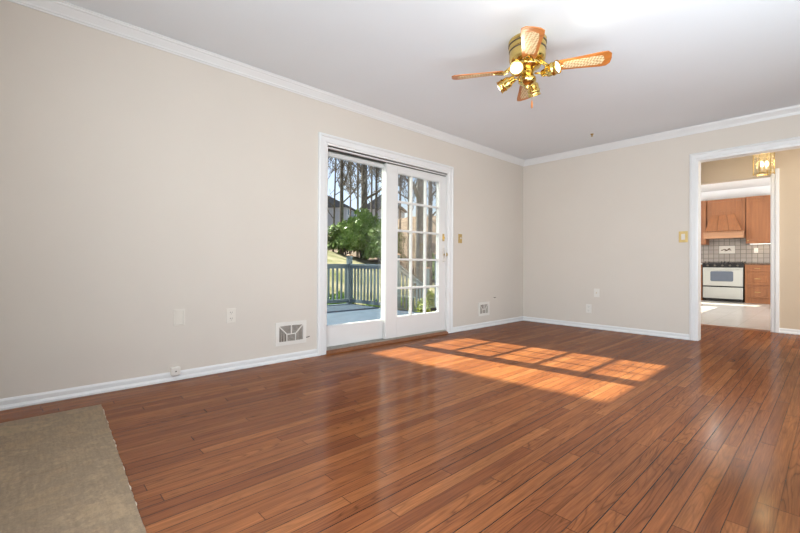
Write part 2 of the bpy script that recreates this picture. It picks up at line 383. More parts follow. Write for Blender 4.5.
# kitchen west wall: two openings that let the sun in
kw = [(8.55, 10.35, .9, 1.86), (10.90, 11.45, 1.0, 2.3)]
bm = B(); ys = [Y2b, 8.55, 10.35, 10.90, 11.45, KY1+.1]
box(bm, KX0-.12, KX0, ys[0], ys[1], 0, KH); box(bm, KX0-.12, KX0, ys[2], ys[3], 0, KH); box(bm, KX0-.12, KX0, ys[4], ys[5], 0, KH)
for (a, b_, z0, z1) in kw: box(bm, KX0-.12, KX0, a, b_, 0, z0); box(bm, KX0-.12, KX0, a, b_, z1, KH)
struct('wall_kitchen_left', bm, M['kitwall'])
for i, (a, b_, z0, z1) in enumerate(kw): plain_window('window_%d' % (3+i), 'y', a, b_, z0, z1, KX0-.06, 2-i)

# ------------------------------------------------------------------ trim
BBH = .062
base_prof = [(0, 0), (.022, 0), (.022, .012), (.016, .022), (.012, .026), (.012, BBH-.012), (.007, BBH), (0, BBH)]
def baseboard(name, fn, a, b):
    bm = B(); prism(bm, base_prof, fn, a, b); return struct(name, bm, M['trim'])
baseboard('baseboard_left_near', lambda u, v, t: (u, t, v), YB, 2.0)
baseboard('baseboard_left_far', lambda u, v, t: (u, t, v), 3.94, L)
baseboard('baseboard_back_left', lambda u, v, t: (t, L-u, v), 0, 2.113)
baseboard('baseboard_back_right', lambda u, v, t: (t, L-u, v), 3.39, XR)
baseboard('baseboard_hall', lambda u, v, t: (t, Y2-u, v), 2.762, 4.5)
baseboard('baseboard_right', lambda u, v, t: (XR-u, t, v), YB, L)
CR = [(0, 0), (.0, -.080), (.008, -.080), (.010, -.072), (.016, -.068), (.018, -.058), (.026, -.046), (.038, -.030), (.043, -.022), (.050, -.018), (.052, -.008), (.058, -.006), (.058, 0)]
def crown(name, fn, a, b):
    bm = B(); prism(bm, CR, fn, a, b); return struct(name, bm, M['trim'])
crown('trim_crown_left', lambda u, v, t: (u, t, HC+v), YB, L)
crown('trim_crown_back', lambda u, v, t: (t, L-u, HC+v), 0, XR)
crown('trim_crown_right', lambda u, v, t: (XR-u, t, HC+v), YB, L)
crown('trim_crown_front', lambda u, v, t: (t, YB+u, HC+v), 0, XR)

CAS = [(0, 0), (.020, 0), (.026, .010), (.026, .020), (.018, .026), (.018, .066), (.012, .074), (.010, .088), (0, .088)]   # (out of wall, across from the outer edge)
def casing(name, wall, a0, a1, zt, outset=.0, w=.094, skip_right=False, m=None):
    # a0/a1 outer edges; mitred corners
    bm = B(); k = w/.088
    def P(a, z, u):
        return {'x0': (u, a, z), 'yL': (a, L-u, z), 'yHall': (a, Y2-u, z)}[wall]
    pr = [(u, c*k) for u, c in CAS]; n = len(pr)
    cols = []
    for fa, fz in (('L', 'b'), ('L', 't'), ('R', 't'), ('R', 'b')):
        col = []
        for u, c in pr:
            a = a0+c if fa == 'L' else a1-c; z = 0 if fz == 'b' else zt-c
            col.append(bm.verts.new(P(a, z, u)))
        cols.append(col)
    for A, Bc in zip(cols, cols[1:]):
        for i in range(n): bm.faces.new((A[i], A[(i+1) % n], Bc[(i+1) % n], Bc[i]))
    bm.faces.new(cols[0]); bm.faces.new(cols[-1][::-1])
    return struct(name, bm, m or M['trim'])
casing('trim_slider_casing', 'x0', 1.998, 3.942, 2.066, w=.098)
casing('trim_doorway_casing', 'yL', 2.112, 3.388, 2.134, w=.080)
# jamb lining of the back wall opening
bm = B(); box(bm, D0-.002, D0+.010, L-.004, L+.124, 0, DZ); box(bm, D1-.010, D1+.002, L-.004, L+.124, 0, DZ); box(bm, D0, D1, L-.004, L+.124, DZ-.010, DZ+.002)
struct('trim_doorway_jamb', bm, M['trim'])
# hall side: right casing of kitchen opening, threshold
bm = B(); box(bm, H1-.012, H1+.0, Y2-.01, Y2b+.01, 0, HZ); struct('trim_kitchen_jamb', bm, M['trim'])
bm = B(); box(bm, H1-.004, H1+.034, Y2-.020, Y2, 0, 2.11); box(bm, H1+.034, H1+.072, Y2-.028, Y2, 0, 2.11); struct('trim_kitchen_casing', bm, M['trim'], bevel=.004)
bm = B(); prism(bm, [(7.13, 0), (7.15, .014), (7.21, .014), (7.23, .002)], lambda u, v, t: (t, u, v), H0, H1-.012); struct('trim_kitchen_threshold', bm, M['oak_sill'])

# ------------------------------------------------------------------ sliding door (door_1 fixed leaf, door_2 sliding leaf)
bm = B()   # frame: head, jambs
box(bm, -WT, 0.0, S0-.012, S0+.006, .03, SZ); box(bm, -WT, 0.0, S1-.004, S1+.012, .03, SZ); box(bm, -WT, 0.0, S0, S1, SZ-.012, SZ+.012)
struct('trim_slider_frame', bm, M['door_white'])
bm = B(); box(bm, -WT-.03, -.012, S0, S1, .018, .034); box(bm, -.075, -.070, S0, S1, .034, .046); box(bm, -.020, -.014, S0, S1, .030, .042); box(bm, -.115, -.110, S0, S1, .034, .046)
struct('trim_slider_track', bm, M['alu'])
bm = B(); prism(bm, [(-.16, 0), (.022, 0), (.020, .012), (.004, .026), (-.010, .028), (-.16, .018)], lambda u, v, t: (u, t, v), S0-.004, S1+.004)
struct('trim_slider_sill', bm, M['oak_sill'])
bm = B(); box(bm, -.070, -.024, S0+.008, 2.862, 1.937, 1.9425); box(bm, -.020, -.012, 2.87, S1-.02, 1.9385, 1.9425); struct('trim_gap_shade', bm, M['dark'])  # dark strips painted in for the shadowed gaps above both leaves
def leaf(name, y0, y1, z0, z1, xc, th, gy0, gy1, gz0, gz1, cols, rows):
    bm = B(); x0, x1 = xc-th/2, xc+th/2
    box(bm, x0, x1, y0, gy0, z0, z1); box(bm, x0, x1, gy1, y1, z0, z1)
    box(bm, x0, x1, gy0, gy1, z0, gz0); box(bm, x0, x1, gy0, gy1, gz1, z1)
    o = struct(name, bm, M['door_white'], bevel=.003)
    # glazing bead
    bm = B(); w = .010
    for s in (x0-.001, x1-.007):
        box(bm, s, s+.008, gy0, gy0+w, gz0, gz1); box(bm, s, s+.008, gy1-w, gy1, gz0, gz1)
        box(bm, s, s+.008, gy0+w, gy1-w, gz0, gz0+w); box(bm, s, s+.008, gy0+w, gy1-w, gz1-w, gz1)
    obj('glazing_bead', bm, M['trim'], o)
    bm = B(); box(bm, xc-.003, xc+.003, gy0, gy1, gz0, gz1); obj('glass_pane', bm, M['glass'], o)
    if cols > 1:
        bm = B(); mw = .011
        for s in (xc-.014, xc+.004):
            for i in range(1, cols):
                c = gy0+(gy1-gy0)*i/cols; box(bm, s, s+.010, c-mw, c+mw, gz0, gz1)
            for j in range(1, rows):
                c = gz0+(gz1-gz0)*j/rows; box(bm, s+.0005, s+.0095, gy0, gy1, c-mw, c+mw)
        obj('muntin_grid', bm, M['door_white'], o)
    return o
d1 = leaf('door_1', S0+.008, 2.935, .046, 1.932, -.092, .036, 2.130, 2.880, .238, 1.905, 1, 1)
d2 = leaf('door_2', 2.862, S1-.006, .044, 1.936, -.044, .040, 3.022, 3.728, .262, 1.862, 3, 5)
# handle set on sliding leaf
yk = 3.800
bm = B(); box(bm, -.024, -.019, yk-.018, yk+.018, 1.135, 1.225); hp = obj('lock_plate', bm, M['brass_dull'], d2, bevel=.002)
bm = B(); box(bm, -.019, -.004, yk-.005, yk+.005, 1.165, 1.19); lt = obj('thumb_turn', bm, M['brass'], d2)
bm = B(); box(bm, -.024, -.019, yk-.014, yk+.014, .87, 1.085); tube(bm, [(-.020, yk-.002, 1.045), (.012, yk-.010, 1.03), (.026, yk-.014, .99), (.026, yk-.014, .93), (.012, yk-.008, .892), (-.020, yk-.002, .885)], [.007, .007, .0075, .0075, .007, .007], 10)
obj('door_handle', bm, M['plate_white'], d2, smooth=False)
bm = B(); lathe(bm, [(0, 0), (.012, 0), (.013, .006), (.007, .012), (.008, .022), (.022, .028), (.024, .038), (.016, .046), (0, .047)], (-.020, yk+.014, .97), (1, 0, 0), 20); obj('door_knob', bm, M['brass_dull'], d2, smooth=True)
bm = B(); box(bm, -.0405, -.0395, 3.60, 3.70, .290, .325); st = obj('glass_sticker', bm, M['dark'], d2)

# ------------------------------------------------------------------ stone hearth
hr = thing('hearth', 'worn tan and grey stone hearth set in the wood floor by the left wall', 'hearth', (.9, -.05, 0))
random.seed(3)
def edge_y(x): return .3465-(x-.29)*.0385
def slab(name, x0, x1):
    bm = B(); nx = 28
    top = [(x0+(x1-x0)*i/nx, edge_y(x0+(x1-x0)*i/nx)+(random.uniform(-.003, .002) if 0 < i < nx else 0)) for i in range(nx+1)]
    prism(bm, [(x-.9, y+.05) for x, y in [(x0, YB)]+top+[(x1, YB)]], lambda u, v, t: (u, v, t), .0, .009)
    return obj(name, bm, M['stone'], hr, bevel=.002)
slab('stone_slab', .295, 1.098); slab('stone_slab', 1.101, 1.90)
bm = B(); n = 70
top = [(.36+1.53*i/n, edge_y(.36+1.53*i/n)-.0008+max(0, random.uniform(-.005, .0045))) for i in range(n+1)]
prism(bm, [(x-.9, y+.05) for x, y in [(.36, .26)]+top+[(1.89, .26)]], lambda u, v, t: (u, v, t), .0, .0068)
obj('mortar_edge', bm, M['mortar'], hr)

# ------------------------------------------------------------------ wall fittings
def register(y0, y1, z0, z1, label):
    cy, cz = (y0+y1)/2, z0; W2, H = (y1-y0)/2, z1-z0
    t = thing('floor_register', label, 'vent', (0, cy, cz), 0, 'white wall registers by the baseboard')
    bm = B(); f = .032
    box(bm, 0, .008, -W2, W2, 0, f); box(bm, 0, .008, -W2, W2, H-f, H); box(bm, 0, .008, -W2, -W2+f, f, H-f); box(bm, 0, .008, W2-f, W2, f, H-f)
    # diverging dividers
    iw, ih = W2-f, H-2*f
    def bar(a, b, w=.0035):
        ax, az = a; bx_, bz = b; d = math.hypot(bx_-ax, bz-az); nx_, nz = -(bz-az)/d*w, (bx_-ax)/d*w
        prism(bm, [(ax+nx_, az+nz), (bx_+nx_, bz+nz), (bx_-nx_, bz-nz), (ax-nx_, az-nz)], lambda u, v, tt: (tt, u, v), .002, .0085)
    bar((-iw, H-f), (-iw*.36, f+ih*.45), .004); bar((iw, H-f), (iw*.36, f+ih*.45), .004); bar((-iw*.36, f+ih*.45), (iw*.36, f+ih*.45), .004)
    bar((-iw*.36, f+ih*.45), (-iw*.36, f), .004); bar((iw*.36, f+ih*.45), (iw*.36, f), .004); bar((0, f+ih*.45), (0, H-f), .004)
    obj('face_plate', bm, M['plate_white'], t)
    bm = B(); box(bm, .0005, .0015, -iw, iw, f, H-f); obj('duct_back', bm, M['grille_dark'], t)
    bm = B()
    def lv(a, b):
        bar2(a, b)
    def bar2(a, b, w=.0022):
        ax, az = a; bx_, bz = b; d = math.hypot(bx_-ax, bz-az)
        if d < .01: return
        nx_, nz = -(bz-az)/d*w, (bx_-ax)/d*w
        prism(bm, [(ax+nx_, az+nz), (bx_+nx_, bz+nz), (bx_-nx_, bz-nz), (ax-nx_, az-nz)], lambda u, v, tt: (tt, u, v), .0016, .006)
    zm = f+ih*.45
    for k in range(7):      # upper horizontal louvres fanning outward
        z = zm+(H-f-zm)*(k+.5)/7; xx = iw*.36+(iw-iw*.36)*(k+.5)/7
        bar2((-xx, z+.004), (0, z-.004)); bar2((0, z-.004), (xx, z+.004))
    for k in range(6): z = f+(zm-f)*(k+.5)/6; bar2((-iw*.36, z-.003), (iw*.36, z+.003))
    for k in range(6):      # outer slanted louvres
        x = iw*.36+(iw*.64)*(k+.5)/6; zt = zm+(H-f-zm)*(k+.5)/6
        bar2((-x, zt), (-x-.004*(k % 2), f)); bar2((x, zt), (x, f))
    obj('louvres', bm, M['louvre'], t)
    if y0 < 3: bm = B(); tube(bm, [(.004, W2-.002, H*.22), (.018, W2+.012, H*.24), (.020, W2+.026, H*.27)], .0035, 8); obj('damper_lever', bm, M['grille_dark'], t)
    return t
register(1.588, 1.885, .138, .338, 'white wall register with fanned louvres left of the sliding glass door')
register(4.492, 4.745, .155, .338, 'small white wall register in the corner right of the sliding glass door')

t = thing('blank_plate', 'blank ivory raised cover plate on the left wall, left of the outlet', 'wall plate', (0, .840, .39))
bm = B(); box(bm, 0, .006, -.037, .037, 0, .122); obj('cover_plate', bm, M['plate'], t, bevel=.002)
bm = B(); 
for a in ((-.026, -.022, .010, .112), (.022, .026, .010, .112), (-.022, .022, .010, .014), (-.022, .022, .108, .112)): box(bm, .005, .012, *a)
obj('raised_rim', bm, M['plate'], t)
def outlet(loc, rotz, label, m, holes=True):
    t = thing('wall_outlet', label, 'outlet', loc, rotz)
    bm = B(); box(bm, 0, .006, -.036, .036, 0, .116); obj('cover_plate', bm, m, t, bevel=.002)
    for z in (.034, .082):
        bm = B(); lathe(bm, [(0, 0), (.0165, 0), (.0165, .003), (0, .003)], (.006, 0, z), (1, 0, 0), 16); f = obj('receptacle', bm, m, t)
        bm = B(); box(bm, .0088, .0096, -.008, -.0055, z-.002, z+.008); box(bm, .0088, .0096, .0055, .008, z-.002, z+.008); box(bm, .0088, .0096, -.002, .002, z-.011, z-.007); obj('slots', bm, M['dark'], f)
    return t
outlet((0, 1.212, .375), 0, 'ivory duplex outlet on the left wall between the blank plate and the register', M['plate'])
outlet((.985, L, .205), -math.pi/2, 'white duplex outlet low on the back wall right of the corner', M['plate_white'])
t = thing('cable_jack', 'small white jack plate on the back wall, just above and right of the outlet', 'wall plate', (1.088, L, .425), -math.pi/2)
bm = B(); box(bm, 0, .006, -.035, .035, 0, .112); obj('cover_plate', bm, M['plate_white'], t, bevel=.002)
bm = B(); lathe(bm, [(0, 0), (.006, 0), (.006, .010), (.003, .010), (0, .010)], (.006, 0, .056), (1, 0, 0), 12); obj('coax_connector', bm, M['brass_dull'], t)
t = thing('phone_jack', 'small square white phone jack box on top of the left baseboard', 'phone jack', (0, .812, .032))
bm = B(); box(bm, .0, .036, -.030, .030, .006, .066); obj('jack_box', bm, M['plate_white'], t, bevel=.006, seg=3)
bm = B(); lathe(bm, [(0, 0), (.005, 0), (.005, .002), (0, .002)], (.0355, 0, .036), (1, 0, 0), 10); obj('socket', bm, M['dark'], t)
def switch(loc, rotz, label, w, h, rocker):
    t = thing('light_switch', label, 'light switch', loc, rotz)
    bm = B(); box(bm, 0, .006, -w/2, w/2, 0, h); obj('cover_plate', bm, M['brass_dull'], t, bevel=.0025)
    if rocker: bm = B(); box(bm, .005, .012, -.018, .018, h/2-.034, h/2+.034); obj('rocker', bm, M['plate'], t, bevel=.002)
    else: bm = B(); box(bm, .005, .020, -.005, .005, h/2-.006, h/2+.014); obj('toggle', bm, M['plate'], t, bevel=.001)
    return t
switch((0, 4.098, 1.122), 0, 'brass toggle switch plate on the left wall right of the sliding door', .074, .116, False)
switch((2.050, L, 1.122), -math.pi/2, 'brass switch plate with ivory rocker beside the doorway casing', .088, .13, True)
bm = B(); tube(bm, [(0, 4.86, .388), (.012, 4.86, .388), (.016, 4.885, .390)], .004, 8); tag(obj('wall_hook', bm, M['grille_dark']), 'tiny dark hook in the left wall above the corner register', 'hook')
bm = B(); lathe(bm, [(0, 0), (.018, 0), (.018, .006), (.008, .010), (.006, .022), (.012, .026), (.012, .030), (0, .030)], (1.252, 5.05, HC), (0, 0, -1), 20); tag(obj('ceiling_hook', bm, M['brass_dull'], smooth=True), 'small metal ceiling hook between the fan and the back wall', 'hook')

# ------------------------------------------------------------------ ceiling fan
FX, FY = 1.766, 2.615
fan = thing('ceiling_fan', 'polished brass ceiling fan with cane-inset wooden blades and four spotlights', 'ceiling fan', (FX, FY, HC))
bm = B(); lathe(bm, [(0, 0), (.126, 0), (.130, .006), (.130, .020), (.124, .026), (.127, .034), (.127, .070), (.121, .076), (.125, .084), (.125, .132), (.119, .150), (.104, .164), (.0, .166)], axis=(0, 0, -1), n=48); obj('motor_housing', bm, M['brass'], fan, smooth=True)
bm = B(); lathe(bm, [(.1265, .072), (.1215, .072), (.1215, .079), (.1265, .079), (.1265, .072)], axis=(0, 0, -1), n=48); lathe(bm, [(.1305, .030), (.1235, .030), (.1235, .036), (.1305, .036), (.1305, .030)], axis=(0, 0, -1), n=48); obj('housing_band', bm, M['grille_dark'], fan)
bm = B(); lathe(bm, [(0, .160), (.085, .162), (.092, .168), (.092, .188), (.080, .198), (.060, .206), (.048, .216), (.0, .216)], axis=(0, 0, -1), n=40); obj('flywheel', bm, M['brass'], fan, smooth=True)
bm = B(); lathe(bm, [(0, .210), (.040, .214), (.046, .230), (.046, .262), (.060, .270), (.062, .290), (.048, .306), (.030, .318), (.012, .326), (.016, .336), (.010, .346), (0, .348)], axis=(0, 0, -1), n=32); hub = obj('light_fitter', bm, M['brass'], fan, smooth=True)
ZB = -.206
def blade(ang):
    Mr = Matrix.Rotation(R(ang), 4, 'Z') @ Matrix.Translation((0, 0, ZB)) @ Matrix.Rotation(R(-13), 4, 'X')
    # outline in local x (radius) / y
    ol = [(.165, -.038), (.19, -.046), (.33, -.056), (.47, -.070), (.508, -.068), (.530, -.044), (.535, 0), (.530, .044), (.508, .068), (.47, .070), (.33, .056), (.19, .046), (.165, .038)]
    bm = B(); prism(bm, ol, lambda u, v, t: Mr @ Vector((u, v, t)), -.004, .003)
    b = obj('fan_blade', bm, M['blade_wood'], fan, bevel=.0012)
    inn = [(.235, -.026), (.26, -.034), (.44, -.043), (.478, -.038), (.492, 0), (.478, .038), (.44, .043), (.26, .034), (.235, .026)]
    bm = B(); prism(bm, inn, lambda u, v, t: Mr @ Vector((u, v, t)), -.0062, .0048); obj('cane_inset', bm, M['cane'], b)
    bm = B()
    Ml = Matrix.Rotation(R(ang), 4, 'Z')
    for s in (-1, 1):
        tube(bm, [Ml @ Vector((.082, s*.012, ZB+.045)), Ml @ Vector((.115, s*.020, ZB+.025)), Ml @ Vector((.140, s*.030, ZB-.001)), Mr @ Vector((.165, s*.034, -.009)), Mr @ Vector((.195, s*.022, -.009)), Mr @ Vector((.215, s*.004, -.009))], .006, 8)
    tube(bm, [Ml @ Vector((.082, 0, ZB+.045)), Ml @ Vector((.13, 0, ZB+.004)), Mr @ Vector((.235, 0, -.009))], [.008, .007, .005], 8)
    prism(bm, [(.15, -.036), (.17, -.042), (.19, -.030), (.215, -.010), (.235, 0), (.215, .010), (.19, .030), (.17, .042), (.15, .036), (.162, 0)], lambda u, v, t: Mr @ Vector((u, v, t)), -.011, -.005)
    obj('blade_bracket', bm, M['brass'], b, smooth=False)
for a in (-57, 28, 121, 213): blade(a)
def spot(ang, tilt, energy, start_r=.05, z=-.262, arm=.055, yaw=0, K=1.12):
    a = R(ang); o = Vector((math.cos(a)*start_r, math.sin(a)*start_r, z)); e = Vector((math.cos(a)*(start_r+arm), math.sin(a)*(start_r+arm), z-.008))
    ar = R(ang+yaw); d = Vector((math.cos(ar)*math.cos(R(tilt)), math.sin(ar)*math.cos(R(tilt)), -math.sin(R(tilt))))
    bm = B(); tube(bm, [o, (o+e)/2+Vector((0, 0, -.004)), e], .007, 10); arm_o = obj('lamp_arm', bm, M['brass'], fan, smooth=True)
    s = e-d*.028; sc = lambda pr: [(r*K, h*K) for r, h in pr]
    bm = B(); lathe(bm, sc([(0, 0), (.016, .001), (.022, .008), (.024, .030), (.032, .036), (.035, .045), (.036, .070), (.041, .073), (.041, .080), (.038, .082), (.038, .100), (.041, .102), (.041, .109), (.037, .109), (.034, .090), (0, .088)]), s, d, 28)
    obj('spot_shade', bm, M['brass'], arm_o, smooth=True)
    bm = B(); lathe(bm, sc([(0, .113), (.018, .111), (.031, .104), (.0335, .098), (.020, .090), (0, .090)]), s, d, 24); obj('lamp_bulb', bm, M['bulb'], arm_o, smooth=True)
    l = bpy.data.lights.new('spot_glow', 'SPOT'); lo = bpy.data.objects.new('spot_glow', l); C.objects.link(lo); lo.parent = fan
    l.energy = energy; l.color = (1, .86, .66); l.spot_size = R(150); l.spot_blend = .9; l.shadow_soft_size = .03
    lo.location = s+d*.15; lo.rotation_euler = d.to_track_quat('-Z', 'Y').to_euler()
spot(-95, 3, 2.0, yaw=28, z=-.250)
spot(22, -4, 2.2, yaw=-22, arm=.07, z=-.240)
spot(205, 25, 1.3, yaw=-5, arm=.06, z=-.255)
spot(100, 60, 1.3, z=-.25)
bm = B(); tube(bm, [(.02, .03, -.33), (.02, .03, -.42)], .0016, 6); ch = obj('pull_chain', bm, M['brass_dull'], fan)
bm = B(); lathe(bm, [(0, 0), (.004, .002), (.006, .02), (.007, .05), (.003, .058), (0, .06)], (.02, .03, -.42), (0, 0, -1), 12); obj('chain_fob', bm, M['blade_wood'], ch, smooth=True)

# ------------------------------------------------------------------ hall lantern
LX, LY, LT, LB = 2.675, 6.42, 2.20, 1.945
ln_ = thing('hall_lantern', 'small brass and seeded glass lantern hanging from the hall ceiling', 'pendant lamp', (LX, LY, HC))
bm = B(); lathe(bm, [(0, 0), (.055, 0), (.058, .012), (.03, .024), (.01, .03), (0, .03)], axis=(0, 0, -1), n=24); obj('canopy', bm, M['brass'], ln_, smooth=True)
bm = B(); tube(bm, [(0, 0, -.02), (0, 0, LT-HC)], .005, 8); obj('stem', bm, M['brass'], ln_)
n6 = 6; RR = .094
bm = B(); hexv = [Vector((RR*math.cos(math.pi*2*k/n6+.25), RR*math.sin(math.pi*2*k/n6+.25), 0)) for k in range(n6)]
for k in range(n6):
    a, b_ = hexv[k], hexv[(k+1) % n6]
    tube(bm, [a+Vector((0, 0, LT-HC)), a+Vector((0, 0, LB-HC))], .0032, 6)
    for z in (LT-HC, LB-HC): tube(bm, [a+Vector((0, 0, z)), b_+Vector((0, 0, z))], .003, 6)
    lathe(bm, [(0, 0), (.007, .004), (.007, .010), (0, .014)], a+Vector((0, 0, LB-HC)), (0, 0, -1), 8)
lathe(bm, [(RR, 0), (RR*.5, .02), (.012, .035), (0, .036)], (0, 0, LT-HC), (0, 0, 1), 6)
obj('lantern_frame', bm, M['brass'], ln_)
bm = B()
for k in range(n6):
    a, b_ = hexv[k]*.98, hexv[(k+1) % n6]*.98
    bm.faces.new([bm.verts.new(v) for v in (a+Vector((0, 0, LT-HC)), b_+Vector((0, 0, LT-HC)), b_+Vector((0, 0, LB-HC)), a+Vector((0, 0, LB-HC)))])
obj('lantern_glass', bm, M['amberglass'], ln_)
for k, (x, y) in enumerate(((.028, 0), (-.018, .024), (-.014, -.026))):
    bm = B(); lathe(bm, [(0, 0), (.008, .004), (.010, .04), (0, .042)], (x, y, LB-HC+.04), (0, 0, 1), 10); cdl = obj('candle_sleeve', bm, M['plate'], ln_, smooth=True)
    bm = B(); lathe(bm, [(0, 0), (.012, .008), (.018, .028), (.012, .052), (0, .07)], (x, y, LB-HC+.08), (0, 0, 1), 14); obj('candle_bulb', bm, M['bulb_lantern'], cdl, smooth=True)
l = bpy.data.lights.new('lantern_light', 'POINT'); lo = bpy.data.objects.new('lantern_light', l); C.objects.link(lo); lo.parent = ln_
l.energy = 5; l.color = (1, .82, .55); l.shadow_soft_size = .05; lo.location = (0, 0, LB-HC+.12)

# ------------------------------------------------------------------ kitchen
YF = 12.27; YU = 12.60
# range
X0, X1 = 1.045, 1.815
rg = thing('kitchen_range', 'white and black gas range with a grey oven window under the wooden hood', 'range', ((X0+X1)/2, YF, 0))
w = (X1-X0)/2
bm = B(); box(bm, -w, w, .03, .64, .055, .90); obj('oven_body', bm, M['black'], rg)
bm = B(); box(bm, -w+.02, w-.02, .06, .60, 0, .055); obj('toe_base', bm, M['black'], rg)
def rrect(cx, cz, hw, hh, r, n=5):
    pts = []
    for sx, sz, a0 in ((1, 1, 0), (-1, 1, 90), (-1, -1, 180), (1, -1, 270)):
        for k in range(n+1):
            a = R(a0+90*k/n); pts.append((cx+sx*(hw-r)+r*math.cos(a), cz+sz*(hh-r)+r*math.sin(a)))
    return pts
bm = B(); box(bm, -w+.006, w-.012, -.01, .03, .375, .815); od = obj('oven_door', bm, M['steel'], rg, bevel=.006)
bm = B(); prism(bm, rrect(-.015, .605, .215, .120, .03), lambda u, v, t: (u, t, v), -.016, -.008); obj('oven_window', bm, M['ovenglass'], od)
bm = B(); tube(bm, [(-w+.06, -.012, .785), (-w+.06, -.045, .785), (w-.07, -.045, .785), (w-.07, -.012, .785)], .010, 10); obj('oven_handle', bm, M['steel'], od)
bm = B(); box(bm, -w+.006, w-.012, -.01, .03, .075, .345); obj('warming_drawer', bm, M['steel'], rg, bevel=.006)
bm = B(); box(bm, -w, w, -.02, .03, .822, .905); cp = obj('control_panel', bm, M['black'], rg, bevel=.004)
for k in range(5):
    bm = B(); lathe(bm, [(0, 0), (.022, 0), (.020, .022), (0, .024)], (-.28+k*.14, -.02, .864), (0, -1, 0), 14); obj('burner_knob', bm, M['grille_dark'], cp)
bm = B(); box(bm, -w, w, -.01, .64, .905, .925); obj('cooktop', bm, M['black'], rg)
for gx in (-.19, .19):
    bm = B()
    for y in (.10, .30, .50): tube(bm, [(gx-.165, y, .945), (gx+.165, y, .945)], .007, 6)
    for x in (-.16, -.08, 0, .08, .16): tube(bm, [(gx+x, .06, .950), (gx+x, .56, .950)], .007, 6); 
    for x in (-.16, .16):
        for y in (.08, .54): tube(bm, [(gx+x, y, .925), (gx+x, y, .965)], .009, 6)
    obj('burner_grate', bm, M['black'], rg)
# drawer cabinet right of range
def shaker(bm, x0, x1, z0, z1, y, fr=.05, d=.018, rec=.008):
    box(bm, x0, x1, y, y+d-rec, z0, z1)
    box(bm, x0, x1, y-rec, y, z0, z0+fr); box(bm, x0, x1, y-rec, y, z1-fr, z1); box(bm, x0, x0+fr, y-rec, y, z0+fr, z1-fr); box(bm, x1-fr, x1, y-rec, y, z0+fr, z1-fr)
    box(bm, x0+fr+.02, x1-fr-.02, y-rec*.7, y, z0+fr+.02, z1-fr-.02)
cx0, cx1 = 1.835, 2.285
cb_ = thing('drawer_cabinet', 'honey maple base cabinet with three drawers right of the range', 'cabinet', ((cx0+cx1)/2, YF, 0))
w = (cx1-cx0)/2
bm = B(); box(bm, -w, w, 0, .66, 0, .885); obj('cabinet_body', bm, M['maple'], cb_)
for z0, z1 in ((.735, .865), (.425, .705), (.13, .395)):
    bm = B(); shaker(bm, -w+.02, w-.02, z0, z1, -.012, fr=.035); dw = obj('drawer', bm, M['maple'], cb_, bevel=.002)
    bm = B(); zc = (z0+z1)/2; tube(bm, [(-.05, -.020, zc), (-.045, -.042, zc), (.045, -.042, zc), (.05, -.020, zc)], .005, 8); obj('drawer_handle', bm, M['brass_dull'], dw)
bm = B(); box(bm, cx1+.003, KX1-.01, YF, KY1-.02, 0, .885); tag(obj('base_cabinet', bm, M['maple']), 'honey maple base cabinet run right of the three-drawer cabinet', 'cabinet')
bm = B(); box(bm, X1+.008, KX1-.01, YF-.025, KY1-.002, .886, .922); tag(obj('countertop', bm, M['granite'], bevel=.004), 'dark brown granite countertop on the drawer cabinet', 'countertop')
cbl = thing('base_cabinet', 'honey maple base cabinet left of the range, behind the casing', 'cabinet', (.6, YF, 0))
bm = B(); box(bm, -.8, .435, 0, .66, 0, .885); obj('cabinet_body', bm, M['maple'], cbl)
bm = B(); shaker(bm, -.05, .42, .15, .86, -.012); obj('cabinet_door', bm, M['maple'], cbl)
# backsplash
bm = B(); box(bm, KX0+.01, KX1-.01, KY1-.010, KY1-.001, .923, 1.62); struct('trim_backsplash', bm, M['backsplash'])
bm = B(); box(bm, 1.265, 1.575, KY1-.018, KY1-.010, 1.165, 1.355); pt = tag(obj('mural_tile', bm, M['plate']), 'cream decorative tile with a brown leaf motif set in the backsplash', 'decorative tile')
bm = B()
for i, (x, z, a) in enumerate(((1.33, 1.25, .3), (1.38, 1.265, -.2), (1.43, 1.25, .15), (1.48, 1.255, -.4), (1.40, 1.235, .1), (1.46, 1.28, .5))):
    prism(bm, [(x+(math.cos(k*math.pi/4)*.032)*math.cos(a)-math.sin(k*math.pi/4)*.012*math.sin(a), z+(math.cos(k*math.pi/4)*.032)*math.sin(a)+math.sin(k*math.pi/4)*.012*math.cos(a)) for k in range(8)], lambda u, v, t: (u, t, v), KY1-.020-.0004*i, KY1-.0175)
obj('leaf_motif', bm, M['granite'], pt)
tk = outlet((1.965, KY1-.010, 1.17), -math.pi/2, 'white outlet plate on the kitchen backsplash under the wall cabinet', M['plate_white'])
# upper cabinets + hood
UB, UT = 1.385, 2.49
uc = thing('wall_cabinet', 'tall honey maple wall cabinet with one panel door right of the hood', 'cabinet', (2.05, YU, UB))
bm = B(); box(bm, -.235, .235, 0, KY1-YU-.002, 0, UT-UB); obj('cabinet_body', bm, M['maple'], uc)
bm = B(); shaker(bm, -.222, .222, .012, UT-UB-.05, -.020, fr=.06); dr = obj('cabinet_door', bm, M['maple'], uc, bevel=.002)
bm = B(); lathe(bm, [(0, 0), (.008, .002), (.007, .014), (.016, .020), (.014, .030), (0, .032)], (-.19, -.028, .07), (0, -1, 0), 12); obj('knob', bm, M['brass_dull'], dr)
bm = B(); box(bm, -.24, .24, -.03, .0, UT-UB-.045, UT-UB); obj('crown_strip', bm, M['maple'], uc)
l = bpy.data.lights.new('cabinet_light', 'AREA'); lo = bpy.data.objects.new('cabinet_light', l); C.objects.link(lo); l.shape = 'RECTANGLE'; l.size = .35; l.size_y = .06; l.energy = .6; l.color = (1, .82, .55); lo.location = (2.05, YU+.2, UB-.015)
